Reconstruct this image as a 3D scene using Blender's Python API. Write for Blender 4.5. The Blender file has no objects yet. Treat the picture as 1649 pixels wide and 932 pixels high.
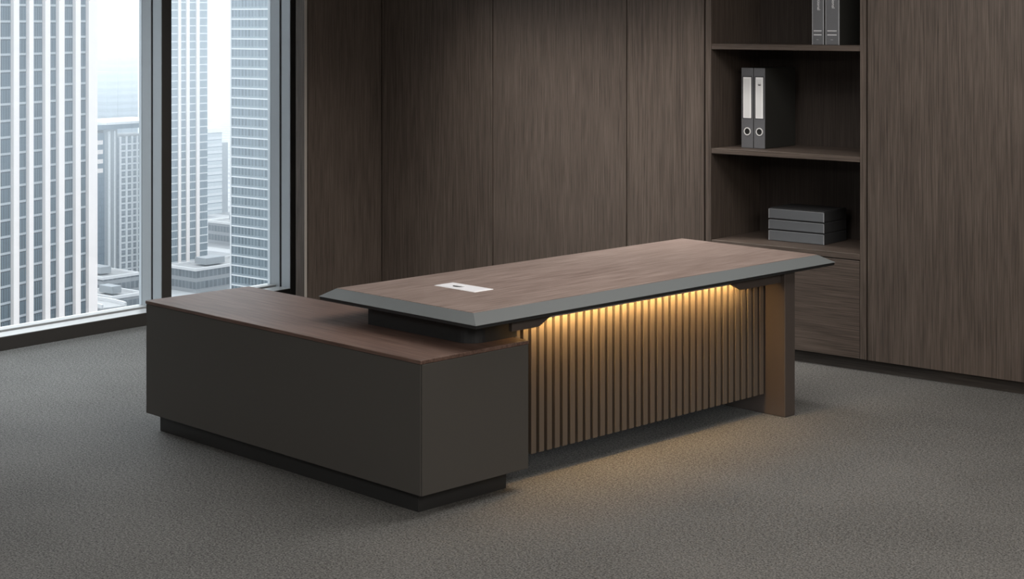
import bpy, bmesh, math, random
from mathutils import Vector, Matrix
random.seed(7)
SC = bpy.context.scene
COL = SC.collection
R = math.radians

# ------------------------------------------------------------------ helpers
class MB:
    """collects shapes; build() links them as ONE mesh object"""
    def __init__(self): self.bm = bmesh.new()
    def box(self, x0, x1, y0, y1, z0, z1, bev=0.0, seg=1):
        b = bmesh.new()
        bmesh.ops.create_cube(b, size=1.0)
        sx, sy, sz = x1-x0, y1-y0, z1-z0
        for v in b.verts:
            v.co = Vector(((v.co.x+.5)*sx+x0, (v.co.y+.5)*sy+y0, (v.co.z+.5)*sz+z0))
        if bev > 0:
            bmesh.ops.bevel(b, geom=b.edges[:], offset=min(bev, .45*min(sx, sy, sz)), segments=seg, affect='EDGES', profile=.5)
        self._take(b); return self
    def prism(self, pts, axis, a0, a1):
        """polygon pts (2D) extruded along axis 'x','y' or 'z' from a0 to a1"""
        def P(p, a):
            return {'x': (a, p[0], p[1]), 'y': (p[0], a, p[1]), 'z': (p[0], p[1], a)}[axis]
        b = bmesh.new()
        lo = [b.verts.new(P(p, a0)) for p in pts]
        hi = [b.verts.new(P(p, a1)) for p in pts]
        b.faces.new(lo); b.faces.new(hi)
        n = len(pts)
        for i in range(n):
            b.faces.new((lo[i], lo[(i+1) % n], hi[(i+1) % n], hi[i]))
        bmesh.ops.recalc_face_normals(b, faces=b.faces[:])
        self._take(b); return self
    def loft(self, rings, cap=True):
        b = bmesh.new()
        vs = [[b.verts.new(p) for p in r] for r in rings]
        n = len(rings[0])
        for k in range(len(rings)-1):
            for i in range(n):
                b.faces.new((vs[k][i], vs[k][(i+1) % n], vs[k+1][(i+1) % n], vs[k+1][i]))
        if cap:
            b.faces.new(vs[0]); b.faces.new(vs[-1])
        bmesh.ops.recalc_face_normals(b, faces=b.faces[:])
        self._take(b); return self
    def ring(self, c, axis, r0, r1, a0, a1, n=32):
        """flat ring (tube) around c in the plane normal to axis"""
        def P(r, t, a):
            u, v = r*math.cos(t), r*math.sin(t)
            if axis == 'y': return (c[0]+u, a, c[2]+v)
            if axis == 'z': return (c[0]+u, c[1]+v, a)
            return (a, c[1]+u, c[2]+v)
        b = bmesh.new()
        V = []
        for (r, a) in ((r0, a0), (r1, a0), (r1, a1), (r0, a1)):
            V.append([b.verts.new(P(r, 2*math.pi*i/n, a)) for i in range(n)])
        for k in range(4):
            for i in range(n):
                b.faces.new((V[k][i], V[k][(i+1) % n], V[(k+1) % 4][(i+1) % n], V[(k+1) % 4][i]))
        bmesh.ops.recalc_face_normals(b, faces=b.faces[:])
        self._take(b); return self
    def disc(self, c, axis, r, a0, a1, n=32):
        def P(t, a):
            u, v = r*math.cos(t), r*math.sin(t)
            if axis == 'y': return (c[0]+u, a, c[2]+v)
            if axis == 'z': return (c[0]+u, c[1]+v, a)
            return (a, c[1]+u, c[2]+v)
        return self.loft([[P(2*math.pi*i/n, a0) for i in range(n)], [P(2*math.pi*i/n, a1) for i in range(n)]])
    def ribbon(self, line, half, z0, z1):
        """a road deck following a plan polyline"""
        L = []
        for i, p in enumerate(line):
            a = Vector(line[max(i-1, 0)]); c = Vector(line[min(i+1, len(line)-1)])
            d = (c-a).normalized(); nrm = Vector((-d.y, d.x))
            q = Vector(p)
            L.append((q+nrm*half, q-nrm*half))
        rings = [[(a.x, a.y, z1), (c.x, c.y, z1), (c.x, c.y, z0), (a.x, a.y, z0)] for a, c in L]
        return self.loft(rings)
    def _take(self, b):
        me = bpy.data.meshes.new('tmp'); b.to_mesh(me); b.free()
        self.bm.from_mesh(me); bpy.data.meshes.remove(me)
    def build(self, name, mat, parent=None, loc=(0, 0, 0), smooth=False):
        me = bpy.data.meshes.new(name); self.bm.to_mesh(me); self.bm.free()
        if smooth:
            for p in me.polygons: p.use_smooth = True
        me.materials.append(mat)
        o = bpy.data.objects.new(name, me); COL.objects.link(o)
        o.location = loc
        if parent: o.parent = parent
        return o

def tag(o, label=None, cat=None, group=None, kind=None):
    if label: o['label'] = label
    if cat: o['category'] = cat
    if group: o['group'] = group
    if kind: o['kind'] = kind
    return o
def empty(name, loc, rz=0.0):
    o = bpy.data.objects.new(name, None); COL.objects.link(o)
    o.location = loc; o.rotation_euler = (0, 0, rz); o.empty_display_size = .2
    return o
def box(name, mat, parent, d, bev=.0015, seg=1):
    return MB().box(*d, bev, seg).build(name, mat, parent)
def lettering(name, text, size, mat, parent, mtx, depth=.0004):
    cu = bpy.data.curves.new(name, 'FONT'); cu.body = text; cu.size = size; cu.extrude = depth
    cu.align_x = 'RIGHT'; cu.align_y = 'CENTER'
    t = bpy.data.objects.new(name+'_src', cu); COL.objects.link(t)
    bpy.context.view_layer.update()
    me = bpy.data.meshes.new_from_object(t.evaluated_get(bpy.context.evaluated_depsgraph_get()))
    bpy.data.objects.remove(t); bpy.data.curves.remove(cu)
    me.transform(mtx); me.materials.clear(); me.materials.append(mat)
    o = bpy.data.objects.new(name, me); COL.objects.link(o); o.parent = parent
    return o

# ------------------------------------------------------------------ materials
def new_mat(name):
    m = bpy.data.materials.new(name); m.use_nodes = True
    nt = m.node_tree; nt.nodes.clear()
    out = nt.nodes.new('ShaderNodeOutputMaterial')
    return m, nt, out
def N(nt, t, **kw):
    n = nt.nodes.new(t)
    for k, v in kw.items():
        if k.startswith('i_'):
            key = k[2:]
            n.inputs[int(key) if key.isdigit() else key].default_value = v
        else: setattr(n, k, v)
    return n
def math_node(nt, op, a, b=None):
    n = nt.nodes.new('ShaderNodeMath'); n.operation = op
    for i, v in enumerate((a, b)):
        if v is None: continue
        if hasattr(v, 'is_linked') or hasattr(v, 'links'): nt.links.new(v, n.inputs[i])
        else: n.inputs[i].default_value = v
    return n.outputs[0]
def mixcol(nt, fac, a, b):
    n = nt.nodes.new('ShaderNodeMix'); n.data_type = 'RGBA'
    for idx, v in ((0, fac), (6, a), (7, b)):
        if hasattr(v, 'links'): nt.links.new(v, n.inputs[idx])
        elif idx == 0: n.inputs[0].default_value = v
        else: n.inputs[idx].default_value = (*v, 1)
    return n.outputs[2]
def principled(nt, out, rough=.5, metal=0.0, spec=.5):
    p = nt.nodes.new('ShaderNodeBsdfPrincipled')
    p.inputs['Roughness'].default_value = rough
    p.inputs['Metallic'].default_value = metal
    p.inputs['Specular IOR Level'].default_value = spec
    nt.links.new(p.outputs[0], out.inputs[0])
    return p
def plain(name, col, rough=.5, metal=0.0, spec=.5, speck=0.0, scale=300.0):
    m, nt, out = new_mat(name)
    p = principled(nt, out, rough, metal, spec)
    if speck > 0:
        tc = N(nt, 'ShaderNodeTexCoord')
        no = N(nt, 'ShaderNodeTexNoise'); no.inputs['Scale'].default_value = scale; no.inputs['Detail'].default_value = 3
        nt.links.new(tc.outputs['Object'], no.inputs['Vector'])
        c = mixcol(nt, no.outputs[0], [x*(1-speck) for x in col], [x*(1+speck) for x in col])
        nt.links.new(c, p.inputs['Base Color'])
    else:
        p.inputs['Base Color'].default_value = (*col, 1)
    return m
def wood(name, dark, light, along='z', rough=.5, fine=170.0, stretch=.022, spec=.35, bump=.15, contrast=1.0):
    """straight-grained veneer: streaks stretched along one axis"""
    m, nt, out = new_mat(name)
    p = principled(nt, out, rough, 0, spec)
    tc = N(nt, 'ShaderNodeTexCoord'); oi = N(nt, 'ShaderNodeObjectInfo')
    off = N(nt, 'ShaderNodeVectorMath', operation='SCALE'); off.inputs[0].default_value = (3.1, 5.7, 9.3)
    nt.links.new(oi.outputs['Random'], off.inputs['Scale'])
    add = N(nt, 'ShaderNodeVectorMath', operation='ADD')
    nt.links.new(tc.outputs['Object'], add.inputs[0]); nt.links.new(off.outputs[0], add.inputs[1])
    def noise(sc, st, det, dist=0.0, rg=.5):
        mp = N(nt, 'ShaderNodeMapping')
        s = {'x': (st, 1, 1), 'y': (1, st, 1), 'z': (1, 1, st)}[along]
        mp.inputs['Scale'].default_value = s
        nt.links.new(add.outputs[0], mp.inputs['Vector'])
        n = N(nt, 'ShaderNodeTexNoise'); n.inputs['Scale'].default_value = sc; n.inputs['Detail'].default_value = det
        n.inputs['Roughness'].default_value = rg; n.inputs['Distortion'].default_value = dist
        nt.links.new(mp.outputs[0], n.inputs['Vector'])
        return n.outputs[0]
    a = noise(fine, stretch, 4, 0, .6)
    b = noise(fine*.22, stretch*1.5, 3, .6)
    c = noise(5.0, .25, 2)
    v = math_node(nt, 'ADD', math_node(nt, 'MULTIPLY', a, .72), math_node(nt, 'ADD', math_node(nt, 'MULTIPLY', b, .18), math_node(nt, 'MULTIPLY', c, .10)))
    ramp = N(nt, 'ShaderNodeMapRange'); ramp.inputs[1].default_value = .5-.16/contrast; ramp.inputs[2].default_value = .5+.16/contrast
    nt.links.new(v, ramp.inputs[0])
    nt.links.new(mixcol(nt, ramp.outputs[0], dark, light), p.inputs['Base Color'])
    bp = N(nt, 'ShaderNodeBump'); bp.inputs['Strength'].default_value = bump; bp.inputs['Distance'].default_value = .0006
    nt.links.new(a, bp.inputs['Height']); nt.links.new(bp.outputs[0], p.inputs['Normal'])
    return m
def carpet_mat():
    m, nt, out = new_mat('carpet')
    p = principled(nt, out, .75, 0, .4)
    tc = N(nt, 'ShaderNodeTexCoord')
    def noise(sc, det, rg=.6):
        n = N(nt, 'ShaderNodeTexNoise'); n.inputs['Scale'].default_value = sc; n.inputs['Detail'].default_value = det
        n.inputs['Roughness'].default_value = rg
        nt.links.new(tc.outputs['Object'], n.inputs['Vector']); return n.outputs[0]
    a, b, c = noise(130, 2, .75), noise(55, 2), noise(1.3, 2)
    v = math_node(nt, 'ADD', math_node(nt, 'MULTIPLY', a, .72), math_node(nt, 'ADD', math_node(nt, 'MULTIPLY', b, .2), math_node(nt, 'MULTIPLY', c, .08)))
    mr = N(nt, 'ShaderNodeMapRange'); mr.inputs[1].default_value = .38; mr.inputs[2].default_value = .62
    nt.links.new(v, mr.inputs[0])
    nt.links.new(mixcol(nt, mr.outputs[0], (.012, .0119, .0112), (.205, .202, .192)), p.inputs['Base Color'])
    bp = N(nt, 'ShaderNodeBump'); bp.inputs['Strength'].default_value = .5; bp.inputs['Distance'].default_value = .004
    nt.links.new(a, bp.inputs['Height']); nt.links.new(bp.outputs[0], p.inputs['Normal'])
    return m
def glass_mat():
    m, nt, out = new_mat('window_glass')
    tr = N(nt, 'ShaderNodeBsdfTransparent'); tr.inputs[0].default_value = (.965, .985, .99, 1)
    gl = N(nt, 'ShaderNodeBsdfGlossy'); gl.inputs['Roughness'].default_value = .01
    fr = N(nt, 'ShaderNodeFresnel'); fr.inputs['IOR'].default_value = 1.35
    mx = N(nt, 'ShaderNodeMixShader')
    nt.links.new(fr.outputs[0], mx.inputs[0]); nt.links.new(tr.outputs[0], mx.inputs[1]); nt.links.new(gl.outputs[0], mx.inputs[2])
    nt.links.new(mx.outputs[0], out.inputs[0])
    return m
def emit(name, col, s):
    m, nt, out = new_mat(name)
    e = N(nt, 'ShaderNodeEmission'); e.inputs[0].default_value = (*col, 1); e.inputs[1].default_value = s
    nt.links.new(e.outputs[0], out.inputs[0]); return m
def facade_mat(name, floor_h, band, pitch, fin, glass_a, glass_b, spandrel, rough=.4):
    """curtain wall: floor-high glazing with vertical blinds or fins and a spandrel band at every floor"""
    m, nt, out = new_mat(name)
    p = principled(nt, out, rough, 0, .15)
    tc = N(nt, 'ShaderNodeTexCoord'); sx = N(nt, 'ShaderNodeSeparateXYZ')
    nt.links.new(tc.outputs['Object'], sx.inputs[0])
    h = math_node(nt, 'ADD', sx.outputs[0], sx.outputs[1])
    u = math_node(nt, 'DIVIDE', h, pitch); w = math_node(nt, 'DIVIDE', sx.outputs[2], floor_h)
    fu = math_node(nt, 'FRACT', u); fw = math_node(nt, 'FRACT', w)
    isfin = math_node(nt, 'LESS_THAN', fu, fin)
    isband = math_node(nt, 'LESS_THAN', fw, band)
    # every pane its own tone (blinds, dark rooms)
    cid = N(nt, 'ShaderNodeCombineXYZ')
    nt.links.new(math_node(nt, 'FLOOR', u), cid.inputs[0]); nt.links.new(math_node(nt, 'FLOOR', w), cid.inputs[1])
    wn = N(nt, 'ShaderNodeTexWhiteNoise', noise_dimensions='2D'); nt.links.new(cid.outputs[0], wn.inputs['Vector'])
    ga = mixcol(nt, math_node(nt, 'MULTIPLY', wn.outputs[0], .5), glass_a, glass_b)
    c = mixcol(nt, isfin, ga, glass_b)
    c = mixcol(nt, isband, c, spandrel)
    nt.links.new(c, p.inputs['Base Color'])
    return m
def ground_mat():
    m, nt, out = new_mat('street_ground')
    p = principled(nt, out, .8)
    tc = N(nt, 'ShaderNodeTexCoord')
    br = N(nt, 'ShaderNodeTexBrick'); br.inputs['Scale'].default_value = .012
    br.inputs['Color1'].default_value = (.07, .077, .084, 1); br.inputs['Color2'].default_value = (.12, .128, .138, 1)
    br.inputs['Mortar'].default_value = (.26, .27, .28, 1); br.inputs['Mortar Size'].default_value = .05
    nt.links.new(tc.outputs['Object'], br.inputs['Vector'])
    no = N(nt, 'ShaderNodeTexNoise'); no.inputs['Scale'].default_value = .12; no.inputs['Detail'].default_value = 5
    nt.links.new(tc.outputs['Object'], no.inputs['Vector'])
    nt.links.new(mixcol(nt, math_node(nt, 'MULTIPLY', no.outputs[0], .7), br.outputs[0], (.22, .23, .24)), p.inputs['Base Color'])
    return m

M = {}
M['wall_wood'] = wood('dark_oak_veneer', (.044, .034, .028), (.128, .101, .084), 'z', .5, 230, .016, .3, .2, 1.12)
M['wall_wood_flat'] = wood('dark_oak_veneer_crosswise', (.046, .035, .029), (.120, .094, .078), 'x', .5, 200, .018, .3, .2, 1.15)
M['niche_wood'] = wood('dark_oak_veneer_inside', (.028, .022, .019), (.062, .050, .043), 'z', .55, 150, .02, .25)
M['plinth_wood'] = wood('plinth_oak_veneer', (.030, .026, .023), (.062, .054, .048), 'x', .5, 120, .03, .3)
M['desk_wood'] = wood('walnut_desk_veneer', (.150, .108, .092), (.325, .255, .228), 'y', .42, 130, .03, .4, .08, 1.35)
M['cabinet_wood'] = wood('walnut_cabinet_veneer', (.070, .038, .028), (.180, .112, .088), 'x', .45, 130, .03, .45, .08, 1.35)
M['edge_grey'] = plain('grey_lacquer_edge', (.125, .138, .142), .38, 0, .5)
M['lacquer'] = plain('warm_charcoal_lacquer', (.072, .067, .061), .55, 0, .35)
M['black'] = plain('black_lacquer', (.020, .021, .022), .5, 0, .4)
M['plinth'] = plain('black_plinth', (.024, .024, .024), .45, 0, .45)
M['leg'] = plain('bronze_brown_lacquer', (.078, .063, .056), .5, 0, .4)
M['slat_back'] = plain('dark_backing_board', (.010, .008, .007), .7, 0, .2)
M['slat'] = plain('bronze_slat', (.118, .098, .081), .5, 0, .35)
M['silver'] = plain('silver_plate', (.80, .81, .85), .45, .05, .5)
M['silver_light'] = plain('silver_rim', (.90, .90, .92), .4, .05, .5)
M['dark_hole'] = plain('dark_recess', (.012, .012, .012), .6)
M['alu'] = plain('window_aluminium', (.42, .455, .485), .42, .25, .5)
M['alu_backlit'] = plain('window_backlit_facing', (.050, .046, .042), .5, .1, .4)  # darker copy of the aluminium, backlit shade put into its colour
M['gasket'] = plain('rubber_gasket', (.010, .010, .012), .7)
M['sill_top'] = plain('sill_aluminium', (.48, .49, .49), .35, .2, .5)
M['carpet'] = carpet_mat()
M['glass'] = glass_mat()
M['ceiling'] = plain('ceiling_paint', (.55, .54, .52), .9)
M['wallpaint'] = plain('wall_paint', (.22, .21, .20), .9)
M['led'] = emit('warm_led', (1.0, .60, .22), 170.0)
M['binder_spine'] = plain('grey_binder_cloth', (.125, .128, .138), .6, 0, .4, .25, 220)
M['binder_cover'] = plain('black_binder_cover', (.030, .030, .027), .6, 0, .35)
M['paper'] = plain('paper', (.90, .91, .92), .75)
M['paper_in'] = plain('label_inner', (.78, .79, .80), .75)
M['paper_edge'] = plain('page_block', (.45, .44, .42), .85)
M['chrome'] = plain('bright_ring', (.85, .85, .85), .35, .2)
M['ink'] = plain('dark_ink', (.03, .03, .035), .6)
M['silver_print'] = plain('silver_print', (.72, .73, .75), .5)
M['box_grey'] = plain('grey_box_board', (.135, .145, .157), .55, 0, .4, .12, 260)
M['box_side'] = plain('dark_box_board', (.040, .041, .043), .6, 0, .3)
M['steel_rim'] = plain('box_light_edge', (.36, .37, .39), .5)

# ------------------------------------------------------------------ room shell (metres; x along back wall, y away, z up)
XW, YB, ZC = -8.553, 8.95, 2.80
def struct(name, mat, d, bev=0.0, parent=None):
    o = MB().box(*d, bev).build(name, mat, parent)
    if parent is None: o['kind'] = 'structure'
    return o
struct('floor', M['carpet'], (-8.80, 2.6, -2.6, 9.05, -.12, 0))
struct('ceiling', M['ceiling'], (-8.80, 2.6, -2.6, 9.05, ZC, ZC+.12))
struct('wall_back', M['wallpaint'], (-8.80, 2.6, YB, YB+.10, 0, ZC))
struct('wall_right', M['wallpaint'], (2.5, 2.6, -2.6, YB, 0, ZC))
struct('wall_front', M['wallpaint'], (-8.80, 2.5, -2.6, -2.5, 0, ZC))
# left wall: solid beyond the last window, wood-clad return in front of it
struct('wall_left', M['alu_backlit'], (-8.80, XW, 8.12, YB, 0, ZC))
ret = struct('wall_return', M['wall_wood'], (-8.125, -8.050, 7.670, YB-.002, 0, ZC-.001))
cl = MB().box(-8.050, -8.042, 7.6735, 8.364, .0, ZC-.001, .001).build('cladding_panel', M['wall_wood'], ret)
t1 = MB().box(-8.125, -8.042, 7.640, 7.664, 0, ZC-.001, .002)
t1.box(-8.125, -8.055, 7.6635, 7.6705, 0, ZC-.001)
tag(t1.build('trim_1', M['wall_wood']), kind='structure')
M['edge_pale'] = plain('light_edge_band', (.36, .33, .30), .45)  # band is paler than the veneer
box('edge_band', M['edge_pale'], bpy.data.objects['trim_1'], (-8.0425, -8.0405, 7.641, 7.663, 0, ZC-.001), 0)
struct('baseboard_back', M['plinth_wood'], (-8.04, -3.24, 8.41, YB-.002, 0, .0685), .001)

# windows: full-height panes between deep aluminium mullions, one long sill
def window(i, y0, y1, jamb=None):
    """pane from y0 to y1; mullion box at its far end"""
    w = empty('window_%d' % i, (XW, (y0+y1)/2, 0)); w['kind'] = 'structure'
    c = (y0+y1)/2; a, b = y0-c, y1-c
    # sill: front board in the backlit-shade colour, bright top, gasket, bottom rail
    s = box('sill', M['alu_backlit'], w, (-.130, 0, a, b, 0, .080), .002)
    box('sill_top', M['sill_top'], w, (-.130, -.001, a, b, .080, .083), .001)
    box('sill_gasket', M['gasket'], w, (-.150, -.130, a, b, 0, .050), 0)
    box('bottom_rail', M['sill_top'], w, (-.245, -.150, a, b, 0, .092), .002)
    box('pane', M['glass'], w, (-.209, -.203, a, b, .092, ZC), 0)
    # mullion at the far side: outer section, gasket groove, inner section, room-side face coloured for its backlit shade
    wd = jamb or .078
    box('mullion_outer', M['alu'], w, (-.235, -.112, b, b+wd, 0, ZC), .002)
    box('mullion_gasket', M['gasket'], w, (-.112, -.093, b+.004, b+wd-.004, 0, ZC), 0)
    box('mullion_inner', M['alu'], w, (-.093, -.006, b, b+wd, 0, ZC), .002)
    box('mullion_backlit_face', M['alu_backlit'], w, (-.006, 0, b+.0005, b+wd-.0005, 0, ZC), .001)
    return w
window(1, 4.720, 6.876)
window(2, 6.954, 7.995, .125)
struct('wall_left_blocker', M['wallpaint'], (-8.80, XW, -2.5, 4.715, 0, ZC))  # unseen solid wall added to cut daylight on the near carpet

# ------------------------------------------------------------------ built-in cabinet wall
YD = 8.370
def tall_cabinet(x0, x1, label):
    e = empty('tall_cabinet', ((x0+x1)/2, YD, .069)); c = (x0+x1)/2
    tag(e, label, 'cabinet', 'tall wood-fronted wall cabinets')
    a, b = x0-c, x1-c
    box('body', M['black'], e, (a+.001, b-.001, .021, YB-YD-.004, 0, 2.70), 0)
    box('door', M['wall_wood'], e, (a+.0032, b-.0032, 0, .019, .0, 2.70), .0012)
    return e
tall_cabinet(-8.040, -7.0385, 'tall dark wood cabinet door in the room corner, next to the wood-clad window return')
tall_cabinet(-7.0375, -5.9675, 'widest dark wood cabinet door, second from the room corner, behind the desk')
tall_cabinet(-5.9665, -5.4050, 'narrow dark wood cabinet door directly left of the open shelves')
tall_cabinet(-4.3440, -3.2500, 'tall dark wood cabinet door on the right side of the open shelves')

bx = -4.874
bk = empty('bookcase', (bx, YD, .069))
tag(bk, 'open dark wood shelving unit with three shelves showing and a drawer at its foot', 'bookcase')
zb = .069
box('side_panel', M['wall_wood'], bk, (-5.397-bx, -5.358-bx, 0, .575, 0, 2.70), .002)
box('side_panel', M['wall_wood'], bk, (-4.388-bx, -4.350-bx, 0, .575, 0, 2.70), .002)
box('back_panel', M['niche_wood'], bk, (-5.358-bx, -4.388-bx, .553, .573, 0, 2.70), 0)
for z0, z1 in ((.615, .648), (1.156, 1.187), (1.769, 1.801), (2.38, 2.412), (2.735, 2.769)):
    box('shelf', M['wall_wood_flat'], bk, (-5.3575-bx, -4.3885-bx, .002, .553, z0-zb, z1-zb), .002)
dr = box('drawer', M['wall_wood_flat'], bk, (-5.355-bx, -4.391-bx, .001, .50, .002, .541), .0015)

# ------------------------------------------------------------------ things on the shelves
def lever_binder(x0, x1, y, z, hgt, dep, label, mark):
    e = empty('lever_arch_binder', ((x0+x1)/2, y, z)); w = x1-x0; h = w/2
    tag(e, label, 'binder', 'lever arch binders on the middle shelf')
    box('spine', M['binder_spine'], e, (-h, h, 0, .004, 0, hgt), .0015)
    c = MB().box(-h, -h+.003, .004, dep, 0, hgt, .001).box(h-.003, h, .004, dep, 0, hgt, .001)
    c.build('cover', M['binder_cover'], e)
    box('page_block', M['paper_edge'], e, (-h+.006, h-.006, .03, dep-.012, .004, hgt-.02), .001)
    zl0, zl1 = hgt*.373, hgt*.885
    l = box('spine_label', M['paper'], e, (-h*.66, h*.70, -.0012, .0, zl0, zl1), 0)
    box('label_field', M['paper_in'], l, (-h*.48, h*.42, -.0016, -.0012, zl0+.006, zl1-.012), 0)
    pk = MB().box(-h*.74, h*.78, -.0006, 0, zl1, zl1+.005).box(-h*.74, h*.78, -.0006, 0, zl0-.004, zl0).box(-h*.80, -h*.66, -.0006, 0, zl0-.004, zl1+.005).box(h*.70, h*.80, -.0006, 0, zl0-.004, zl1+.005)
    pk.build('label_pocket', M['ink'], e)
    if mark:
        MB().prism([(-h*.30, zl1-.044), (-h*.1, zl1-.049), (h*.2, zl1-.049), (h*.38, zl1-.044), (h*.2, zl1-.042), (-h*.1, zl1-.042)], 'y', -.0022, -.0016).build('label_mark', M['ink'], l)
        MB().box(-h*.2, h*.02, -.0020, -.0016, zl1-.037, zl1-.034).box(h*.12, h*.3, -.0020, -.0016, zl1-.037, zl1-.034).build('label_print', M['paper_edge'], l)
    zr = hgt*.207; xr = h*.04
    rg = MB().ring((xr, 0, zr), 'y', .0175, .0235, -.0035, .001, 36).build('finger_ring', M['chrome'], e)
    MB().disc((xr, 0, zr), 'y', .0178, -.0010, .0005, 32).build('finger_hole', M['dark_hole'], rg)
    return e
lever_binder(-5.239, -5.1585, 8.515, 1.188, .472, .355, 'grey lever arch binder with a blank white spine label, outer one by the shelf side', False)
lever_binder(-5.1540, -5.0790, 8.515, 1.188, .472, .355, 'grey lever arch binder with a small dark mark on its white spine label', True)

def box_file(x0, x1, label, zt):
    y, z, hgt, dep = 8.45, 1.802, .47, .33
    e = empty('file_binder', ((x0+x1)/2, y, z)); w = x1-x0; h = w/2
    tag(e, label, 'binder', 'grey printed binders on the upper shelf')
    sp = box('spine', M['binder_spine'], e, (-h, h, 0, .004, 0, hgt), .0015)
    MB().box(-h, -h+.003, .004, dep, 0, hgt, .001).box(h-.003, h, .004, dep, 0, hgt, .001).build('cover', M['binder_cover'], e)
    box('page_block', M['paper_edge'], e, (-h+.006, h-.006, .03, dep-.012, .004, hgt-.02), .001)
    MB().box(-h, -h+.0035, -.001, .004, 0, hgt).box(h-.0045, h, -.001, .004, 0, hgt).build('spine_edge', M['steel_rim'], e)
    MB().box(-h*.72, h*.62, -.0012, .0005, .0765, .0810).build('printed_line', M['silver_print'], sp)
    MB().box(-h*.72, h*.62, -.0012, .0005, .0535, .0580).build('printed_line', M['silver_print'], sp)
    MB().box(-h*.25, h*.10, -.0008, .0005, .0275, .0300).build('printed_dash', M['steel_rim'], sp)
    mtx = Matrix.Translation((h*.12, -.0008, zt)) @ Matrix.Rotation(R(90), 4, 'X') @ Matrix.Rotation(R(-90), 4, 'Z')
    lettering('lettering', 'ational', .026, M['silver_print'], sp, mtx)
    return e
box_file(-4.730, -4.656, 'grey printed binder on the upper shelf, the left one of the pair, narrower spine', .195)
box_file(-4.645, -4.558, 'grey printed binder on the upper shelf, the one nearer the right side panel, wider spine', .205)

for z0, z1, lab in ((.6485, .7140, 'flat grey storage box at the bottom of the stack on the lowest shelf'),
                    (.7145, .7770, 'flat grey storage box in the middle of the stack on the lowest shelf'),
                    (.7775, .8410, 'flat grey storage box on top of the stack on the lowest shelf')):
    e = empty('storage_box', (-4.906, 8.575, z0)); hz = z1-z0
    tag(e, lab, 'box', 'storage boxes stacked on the lowest shelf')
    box('body', M['box_side'], e, (-.181, .181, .006, .272, 0, hz-.006), .002)
    box('front_panel', M['box_grey'], e, (-.183, .183, 0, .006, .001, hz-.007), .0015)
    MB().box(-.183, -.179, -.001, .001, .001, hz-.007).box(.179, .183, -.001, .001, .001, hz-.007).box(-.183, .183, -.001, .001, hz-.009, hz-.007).build('front_edge', M['steel_rim'], e)
    box('lid', M['box_side'], e, (-.179, .179, .008, .270, hz-.006, hz-.0005), .001)

# ------------------------------------------------------------------ the desk (local x = depth to its front, y = along its length)
RA = R(-5.96); V0, U0 = -5.36, 5.85
ca, sa = math.cos(RA), math.sin(RA)
desk = empty('executive_desk', (ca*V0-sa*U0, sa*V0+ca*U0, 0), RA)
tag(desk, 'long walnut-topped executive desk with a sloped grey edge, glowing slatted front and charcoal side cabinet', 'desk')
def D(v0, v1, u0, u1, z0, z1): return (v0-V0, v1-V0, u0-U0, u1-U0, z0, z1)
def rect(v0, v1, u0, u1, z): return [(v0-V0, u0-U0, z), (v1-V0, u0-U0, z), (v1-V0, u1-U0, z), (v0-V0, u1-U0, z)]
# desktop: grey bevelled slab with the veneer field let into its top
ov0, ov1, ou0, ou1 = -5.866, -4.856, 4.592, 7.085
iv0, iv1, iu0, iu1 = -5.808, -4.928, 4.648, 7.030
top = MB().loft([rect(ov0+.003, ov1-.003, ou0+.003, ou1-.003, .7215),
                 rect(ov0, ov1, ou0, ou1, .7240), rect(iv0-.002, iv1+.002, iu0-.002, iu1+.002, .7585), rect(iv0, iv1, iu0, iu1, .7590)]).build('desktop', M['edge_grey'], desk)
top['label'] = 'bevelled grey desktop edge'
MB().loft([rect(ov0+.012, ov1-.012, ou0+.012, ou1-.012, .7070), rect(ov0+.004, ov1-.004, ou0+.004, ou1-.004, .7105), rect(ov0+.004, ov1-.004, ou0+.004, ou1-.004, .7214)]).build('under_board', M['black'], top)
vf = box('veneer_top', M['desk_wood'], top, D(iv0+.0005, iv1-.0005, iu0+.0005, iu1-.0005, .7585, .7605), .0006)
# power box let into the desktop
pv0, pv1, pu0, pu1 = -5.553, -5.290, 4.996, 5.110
pw = MB().box(*D(pv0, pv1, pu0, pu1, .7600, .7630), .001).build('power_panel', M['silver_light'], desk)
pw['label'] = 'silver power socket panel let into the desktop'
box('flap', M['silver'], pw, D(pv0+.010, pv1-.010, pu0+.010, pu1-.010, .7628, .7640), .0006)
cv, cu_ = -5.452, 5.050
half = [(cv-V0+.030*math.cos(t), cu_-U0+.022*math.sin(t)) for t in [math.pi*i/14+math.pi for i in range(15)]]
MB().prism(half, 'z', .7638, .7643).build('finger_notch', M['dark_hole'], pw)
half = [(cv-V0+.006+.028*math.cos(t), cu_-U0+.004+.020*math.sin(t)) for t in [math.pi*i/14 for i in range(15)]]
MB().prism(half, 'z', .7638, .7662).build('latch_highlight', M['silver_light'], pw)  # pale half disc drawn for the highlight beside the notch
# black block carrying the top over the side cabinet
arc = [(-5.065-V0+.080*math.sin(t), 4.768-U0-.080*math.cos(t)) for t in [R(90)*k/8 for k in range(9)]]
MB().prism([(-5.640-V0, 4.688-U0)]+arc+[(-4.985-V0, 4.952-U0), (-5.640-V0, 4.952-U0)], 'z', .6175, .709).build('support_block', M['black'], desk)
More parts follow.
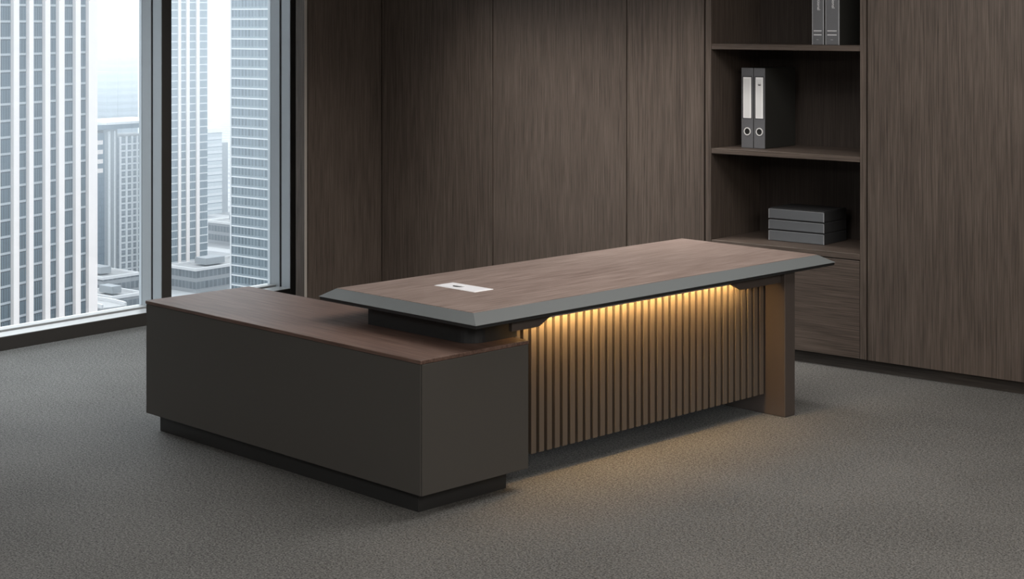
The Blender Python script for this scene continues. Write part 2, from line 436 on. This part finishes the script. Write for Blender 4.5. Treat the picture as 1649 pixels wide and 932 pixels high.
# frame rail under the top: fascia brackets with sloped ends at both ends of the lit opening
def bracket(u_pts):
    return MB().prism([(u-U0, z) for u, z in u_pts], 'x', -4.930-V0, -4.912-V0).build('fascia_bracket', M['leg'], desk)
bracket([(4.850, .709), (5.095, .709), (5.070, .690), (5.010, .660), (4.850, .660)])
bracket([(6.300, .709), (6.315, .690), (6.390, .657), (6.700, .657), (6.700, .709)])
box('under_rail', M['black'], desk, D(-5.62, -5.05, 4.955, 6.70, .668, .707), .002)
# slatted modesty panel: backing board with upright ribs
mp = MB()
n = 36; pitch = (6.702-4.958)/n
for i in range(n):
    u = 4.958+pitch*(i+.04)
    mp.box(*D(-5.052, -5.004, u, u+pitch*.63, .100, .707), .0012)
slat = mp.build('slatted_front_panel', M['slat'], desk)
box('backing_board', M['slat_back'], slat, D(-5.066, -5.051, 4.934, 6.702, .100, .707), 0)
# light strip hidden behind the desktop edge
ls = box('light_strip', M['led'], desk, D(-4.966, -4.956, 5.020, 6.480, .692, .697), 0)
ls['label'] = 'warm glowing light strip'
MB().box(*D(-4.968, -4.954, 5.018, 6.482, .6972, .7085)).box(*D(-4.954, -4.951, 5.018, 6.482, .681, .7085)).build('strip_profile_shield', M['silver'], ls)  # unseen front lip added to keep strip light off the floor
# panel leg
box('panel_leg', M['leg'], desk, D(-5.800, -4.888, 6.702, 6.786, 0, .709), .003)
# side cabinet
cb = box('side_cabinet', M['lacquer'], desk, D(-6.858, -4.9015, 4.338, 4.931, .085, .6000), .002)
cb['label'] = 'charcoal lacquered side cabinet'
# end panel set against the long side with a fine joint
box('end_panel', M['lacquer'], cb, D(-4.9010, -4.8955, 4.3420, 4.930, .086, .5995), .001)
box('cabinet_top', M['cabinet_wood'], cb, D(-6.860, -4.8950, 4.3345, 4.933, .6005, .6170), .0028, 2)
box('plinth', M['plinth'], cb, D(-6.812, -4.968, 4.386, 4.872, 0, .085), .001)

# ------------------------------------------------------------------ the city outside
GZ = -98.0
g = MB().box(-1500, -60, -200, 1500, GZ-2, GZ).build('street_ground', ground_mat()); g['kind'] = 'structure'
M['stone'] = plain('pale_stone', (0.565, 0.525, 0.515), .7, 0, .4, .06, .3)
M['stone_cool'] = plain('pale_panel', (0.497, 0.519, 0.541), .6)
M['ledge'] = plain('ledge_panel', (0.244, 0.266, 0.286), .5)
M['ledge_white'] = plain('white_ledge', (0.541, 0.561, 0.576), .5)
M['ledge_pale'] = plain('pale_ledge_panel', (0.407, 0.429, 0.451), .6)
M['concrete'] = plain('pale_concrete', (0.191, 0.209, 0.224), .8, 0, .4, .08, .2)
M['roof'] = plain('grey_roofing', (.20, .205, .21), .9, 0, .3, .2, .15)
M['road'] = plain('pale_road', (0.26, 0.265, 0.27), .8)
M['parapet'] = plain('white_parapet', (0.444, 0.449, 0.462), .7)

def tower(name, loc, rz, label, dims, mat, piers=(), ledges=None, side='x', pier_mat='stone', ledge_mat='ledge', pz0=0, group='towers outside the windows', cat='building', depth=(.9, .5)):
    """dims = local box of the glazed body; piers = (a0,a1) along the seen face; ledges = (z0, z1, step, height)"""
    e = empty(name, loc, rz); tag(e, label, cat, group)
    x0, x1, y0, y1, z0, z1 = dims
    MB().box(*dims).build('facade', mat, e)
    for a0, a1 in piers:
        d = (x1-.1, x1+depth[0], a0, a1, pz0, z1+.5) if side == 'x' else (a0, a1, y0-depth[0], y0+.1, pz0, z1+.5)
        MB().box(*d).build('pier', M[pier_mat], e)
    if ledges:
        a, b, st, h = ledges; z = a
        while z < b:
            d = (x1-.1, x1+depth[1], y0, y1, z, z+h) if side == 'x' else (x0, x1, y0-depth[1], y0+.1, z, z+h)
            MB().box(*d).build('ledge', M[ledge_mat], e)
            z += st
    return e
# tower filling the left pane: stone piers, blue glazing
fa = facade_mat('tower_glazing_blue', 3.66, .20, .78, .42, (.006, .014, .020), (.062, .090, .112), (.005, .010, .014))
ta = tower('office_tower', (-331.0, 245.8, GZ), R(17.4), 'close office tower with wide pale stone piers, filling the left window pane',
      (-30, 0, -60, 0, 0, 130), fa,
      [(-52, -49.5), (-43, -41), (-37.4, -35.2), (-30.69, -28.78), (-25.34, -23.81), (-19.62, -17.82), (-14.65, -12.58), (-8.39, -6.5), (-3.39, .02)],
      (14.9, 112, 3.66, .50), depth=(.9, .12))
MB().box(-30.5, .5, -60, .4, 130, 133).build('roof', M['concrete'], ta)
# slim tower right behind the middle mullion
fb = facade_mat('tower_glazing_pale', 3.0, .16, .9, .35, (0.0737, 0.1019, 0.1228), (0.1474, 0.1841, 0.2088), (0.1043, 0.1351, 0.1595))
tb = tower('office_tower', (-503.9, 427.2, GZ), 0, 'tall slim tower with three white ribs standing just right of the middle mullion',
      (-10, 0, -19, 0, 0, 128), fb, [(-14.6, -13.4), (-10.7, -9.2), (-5.8, -4.3)], (7.0, 122, 3.0, .42), pier_mat='stone', ledge_mat='ledge_pale', pz0=6.5, depth=(.6, .10))
MB().box(-10.5, .5, -19.5, .4, 128, 131).build('roof', M['concrete'], tb)
MB().box(-10, 5, -24, -.5, 0, 4.6).build('podium', M['concrete'], tb)
# banded tower filling the right edge of the right pane
fd = facade_mat('tower_glazing_banded', 2.93, .30, 1.45, .42, (0.0387, 0.0580, 0.0710), (0.1290, 0.1677, 0.1934), (0.1677, 0.2064, 0.2322))
td = tower('office_tower', (-382.3, 333.0, GZ), 0, 'banded tower with thin white floor lines standing beside the right window jamb',
      (0, 45, 0, 40, 0, 135), fd, [(0, .5)], (8.79, 120, 2.93, .34), side='y', pier_mat='stone_cool', ledge_mat='ledge_white', depth=(.2, .12))
MB().box(-.3, 45.3, -.3, 40, 135, 138).build('roof', M['concrete'], td)
# stepped block between them: blue glass wing, concrete core, white grid wing, roof storey
fe1 = facade_mat('wing_glazing_blue', 2.6, .25, .8, .4, (0.0367, 0.0614, 0.0860), (0.0900, 0.1269, 0.1595), (0.0532, 0.0818, 0.1104))
fe2 = facade_mat('grid_wing_glazing', 2.52, .10, .9, .25, (0.0928, 0.1146, 0.1364), (0.2182, 0.2455, 0.2673), (0.2182, 0.2455, 0.2618))
te = tower('office_block', (-523.3, 411.3, GZ), 0, 'stepped block with blue glass wing and white window grid beside the close pier tower',
      (-22, 0, -11.2, 12, 0, 54.3), fe2, [(-11.2, -10.5), (-8.3, -7.6), (-5.6, -5.0), (-3.1, -2.5), (-.7, .0), (3, 3.7), (6.5, 7.1)], (1.0, 53.5, 2.52, .62), pier_mat='stone_cool', ledge_mat='stone_cool', depth=(.5, .15))
MB().box(-22, -1.2, -17.6, -11.2, 0, 57.8).build('core', M['concrete'], te)
MB().box(-1.2, -.9, -15.6, -14.6, 0, 57).box(-1.2, -.9, -12.8, -12.2, 0, 57).build('core_rib', M['stone_cool'], te)
pts = [(-22, -26), (-8, -26)] + [(-8+7*math.sin(t), -24.6+2.5-2.5*math.cos(t)+ .0) for t in [R(90)*i/6 for i in range(7)]] + [(-.6, -17.6), (-22, -17.6)]
MB().prism(pts, 'z', 0, 56.5).build('glass_wing', fe1, te)
for z in (41.5, 45.0, 48.6, 52.2):
    MB().box(-.75, -.45, -21.4, -18.4, z, z+1.6).build('balcony', M['stone'], te)
MB().box(-22, .6, -26, 12, 57.8, 59.6).build('roof_storey', fe1, te)
MB().box(-22.5, 1.0, -18, 12.5, 59.6, 60.5).build('roof_edge', M['ledge_white'], te)
# low slab block further down the street
fc = facade_mat('slab_glazing', 3.6, .45, 9.0, .08, (0.1240, 0.1550, 0.1860), (0.1860, 0.2170, 0.2480), (0.3410, 0.3720, 0.3968))
tc_ = tower('slab_block', (-662.9, 576.1, GZ), 0, 'low slab block with horizontal window bands in the gap between the two right-hand towers',
      (-20, 0, -34, -4.4, 0, 41.5), fc, [], (2.0, 40, 3.6, 1.5), ledge_mat='ledge_pale', depth=(.5, .15))
MB().box(-20, .4, -34, -4.2, 41.5, 43.8).build('roof_edge', M['ledge_white'], tc_)
MB().box(-20, -.5, -4.4, 0, 0, 36).build('stair_tower', M['concrete'], tc_)
# distant tower in the haze
ff = facade_mat('far_tower_glazing', 5.2, .45, 30.0, .05, (.03, .05, .075), (.06, .09, .12), (.10, .13, .16))
tf = tower('office_tower', (-1047.3, 822.0, GZ), 0, 'distant stepped tower fading into the haze above the stepped block',
      (-40, 0, -22.6, -3.6, 0, 70.2), ff, [], None)
MB().box(-40, -.6, -32.3, -22.6, 0, 59.2).build('lower_wing', ff, tf)
MB().box(-40, -.4, -3.6, 8, 0, 69.0).build('side_wing', M['stone_cool'], tf)
# podium roofs and road decks between the towers
fp = facade_mat('podium_glazing', 4.0, .35, 2.0, .3, (0.0625, 0.0742, 0.0859), (0.1249, 0.1406, 0.1562), (0.1953, 0.2070, 0.2187))
def podium(x, y, w, d, h, label):
    e = empty('podium_block', (x, y, GZ)); tag(e, label, 'building', 'low podium blocks by the street')
    MB().box(-w, 0, 0, d, 0, h).build('facade', fp, e)
    MB().box(-w, 0, 0, d, h, h+.2).build('roof', M['roof'], e)
    MB().box(-w-.3, .3, -.3, .3, h, h+1).box(-w-.3, .3, d-.3, d+.3, h, h+1).box(-.3, .3, .3, d-.3, h, h+1).box(-w-.3, -w+.3, .3, d-.3, h, h+1).build('parapet', M['parapet'], e)
    MB().box(-w*.7, -w*.3, d*.3, d*.6, h+.8, h+3.2).build('roof_plant', M['concrete'], e)
podium(-496, 372, 26, 16, 6, 'low podium block with white roof parapet at the foot of the stepped block')
podium(-464, 352, 18, 13, 5, 'low flat-roofed block nearest the window, below the stepped block')
podium(-476, 398, 16, 30, 8, 'long low block with white roof line below the slim ribbed tower')
podium(-560, 492, 20, 24, 9, 'low grey block in the street gap between the two right-hand towers')
def deck(line, half, z, name, label):
    e = empty(name, (line[0][0], line[0][1], GZ)); tag(e, label, 'road')
    L = [(p[0]-line[0][0], p[1]-line[0][1]) for p in line]
    MB().ribbon(L, half, z, z+.8).build('deck', M['road'], e)
    def offs(s):
        out = []
        for i, p in enumerate(L):
            a = Vector(L[max(i-1, 0)]); c = Vector(L[min(i+1, len(L)-1)]); d = (c-a).normalized()
            out.append((p[0]-d.y*s, p[1]+d.x*s))
        return out
    for s in (half, -half):
        MB().ribbon(offs(s), .35, z+.6, z+1.9).build('parapet', M['parapet'], e)
    for i in range(1, len(L)-1, 3):
        MB().box(L[i][0]-.7, L[i][0]+.7, L[i][1]-.7, L[i][1]+.7, 0, z+.05).build('column', M['concrete'], e)
deck([(-452+26*math.cos(t), 318+20*math.sin(t)) for t in [R(70)+R(110)*i/16 for i in range(17)]], 4.0, 6, 'curved_ramp', 'pale curved ramp sweeping round at street level beside the left tower')
deck([(-520+i*4.5, 350+i*.2+1.5*math.sin(i*.5)) for i in range(9)], 4.0, 3, 'elevated_road', 'pale elevated road crossing in front of the stepped block')
# morning haze between the towers
def haze_mat():
    m, nt, out = new_mat('morning_haze')
    v = N(nt, 'ShaderNodeVolumeScatter'); v.inputs['Color'].default_value = (.48, .53, .58, 1)
    tc = N(nt, 'ShaderNodeTexCoord'); sx = N(nt, 'ShaderNodeSeparateXYZ'); nt.links.new(tc.outputs['Object'], sx.inputs[0])
    def ramp(src, a, b, lo, hi):
        n = N(nt, 'ShaderNodeMapRange', interpolation_type='SMOOTHSTEP')
        for k, x in zip((1, 2, 3, 4), (a, b, lo, hi)): n.inputs[k].default_value = x
        nt.links.new(src, n.inputs[0]); return n.outputs[0]
    up = ramp(sx.outputs[2], -62, -8, .00004, .0016)        # denser upward, imitating window glow on the upper floors
    far = ramp(sx.outputs[0], -620, -380, .00045, 0)       # thicker further off
    nt.links.new(math_node(nt, 'ADD', up, far), v.inputs['Density'])
    nt.links.new(v.outputs[0], out.inputs['Volume']); return m
hz = MB().box(-1490, -150, -190, 1490, GZ-1.5, 80).build('haze', haze_mat())
tag(hz, 'pale bluish haze veiling the towers, thickened upward to imitate window glow', 'haze', kind='stuff')

# ------------------------------------------------------------------ sky
w = bpy.data.worlds.new('overcast_sky'); SC.world = w; w.use_nodes = True
nt = w.node_tree; nt.nodes.clear()
out = nt.nodes.new('ShaderNodeOutputWorld'); bg = nt.nodes.new('ShaderNodeBackground')
tc = nt.nodes.new('ShaderNodeTexCoord'); sx = nt.nodes.new('ShaderNodeSeparateXYZ')
nt.links.new(tc.outputs['Generated'], sx.inputs[0])
mr = nt.nodes.new('ShaderNodeMapRange'); mr.inputs[1].default_value = .06; mr.inputs[2].default_value = .75
mr.inputs[3].default_value = 1.03; mr.inputs[4].default_value = 4.6     # overcast sky: brightest overhead
nt.links.new(sx.outputs[2], mr.inputs[0])
bg.inputs[0].default_value = (.93, .965, 1.0, 1)
nt.links.new(mr.outputs[0], bg.inputs[1])
nt.links.new(bg.outputs[0], out.inputs[0])

# ------------------------------------------------------------------ ceiling lamps and added fill lights (above the frame)
def area(name, loc, sx, sy, power, col=(1, .95, .9), rot=(0, 0, 0), spread=180):
    l = bpy.data.lights.new(name, 'AREA'); l.shape = 'RECTANGLE'; l.size = sx; l.size_y = sy; l.energy = power; l.color = col
    l.spread = R(spread)
    o = bpy.data.objects.new(name, l); COL.objects.link(o); o.location = loc; o.rotation_euler = rot
    return o
area('ceiling_desk_light', (-4.9, 5.7, 2.77), 2.0, 1.6, 26, (1, .95, .90))
area('right_fill_light', (-3.6, 6.75, 2.77), 1.2, 1.2, 46, (1, .95, .90))  # added fill brightening the desk's right end and right-hand door
area('ceiling_wallwash_light', (-6.2, 7.72, 2.77), 2.0, .3, 33, (1, .94, .88), spread=80)
area('front_fill_light', (.7, 3.5, 2.77), 2.6, 3.0, 235, (1, .93, .86))  # added fill for the faces turned to the front
area('cabinet_fill_light', (-4.2, .4, 2.77), 2.4, 2.0, 115, (1, .97, .93))  # added fill brightening the side cabinet's long face
area('window_fill_light', (-8.10, 5.3, 2.77), .5, 2.4, 28, (.90, .96, 1), spread=95)  # added cool fill brightening the carpet by the glass

# ------------------------------------------------------------------ camera
cam = bpy.data.cameras.new('camera'); co = bpy.data.objects.new('camera', cam); COL.objects.link(co)
co.location = (0, 0, 1.95); co.rotation_euler = (R(90), 0, R(39.4))
cam.sensor_width = 36; cam.lens = 36*2697/1649; cam.shift_y = -(466-30)/1649
cam.clip_start = .05; cam.clip_end = 4000
SC.camera = co
SC.cycles.max_bounces = 10; SC.cycles.diffuse_bounces = 5; SC.cycles.transparent_max_bounces = 12; SC.cycles.volume_bounces = 2
SC.cycles.use_denoising = True; SC.cycles.sample_clamp_indirect = 6
SC.view_settings.view_transform = 'Standard'; SC.view_settings.look = 'None'
SC.view_settings.gamma = 1.0; SC.view_settings.use_curve_mapping = False; SC.view_settings.exposure = 0.0
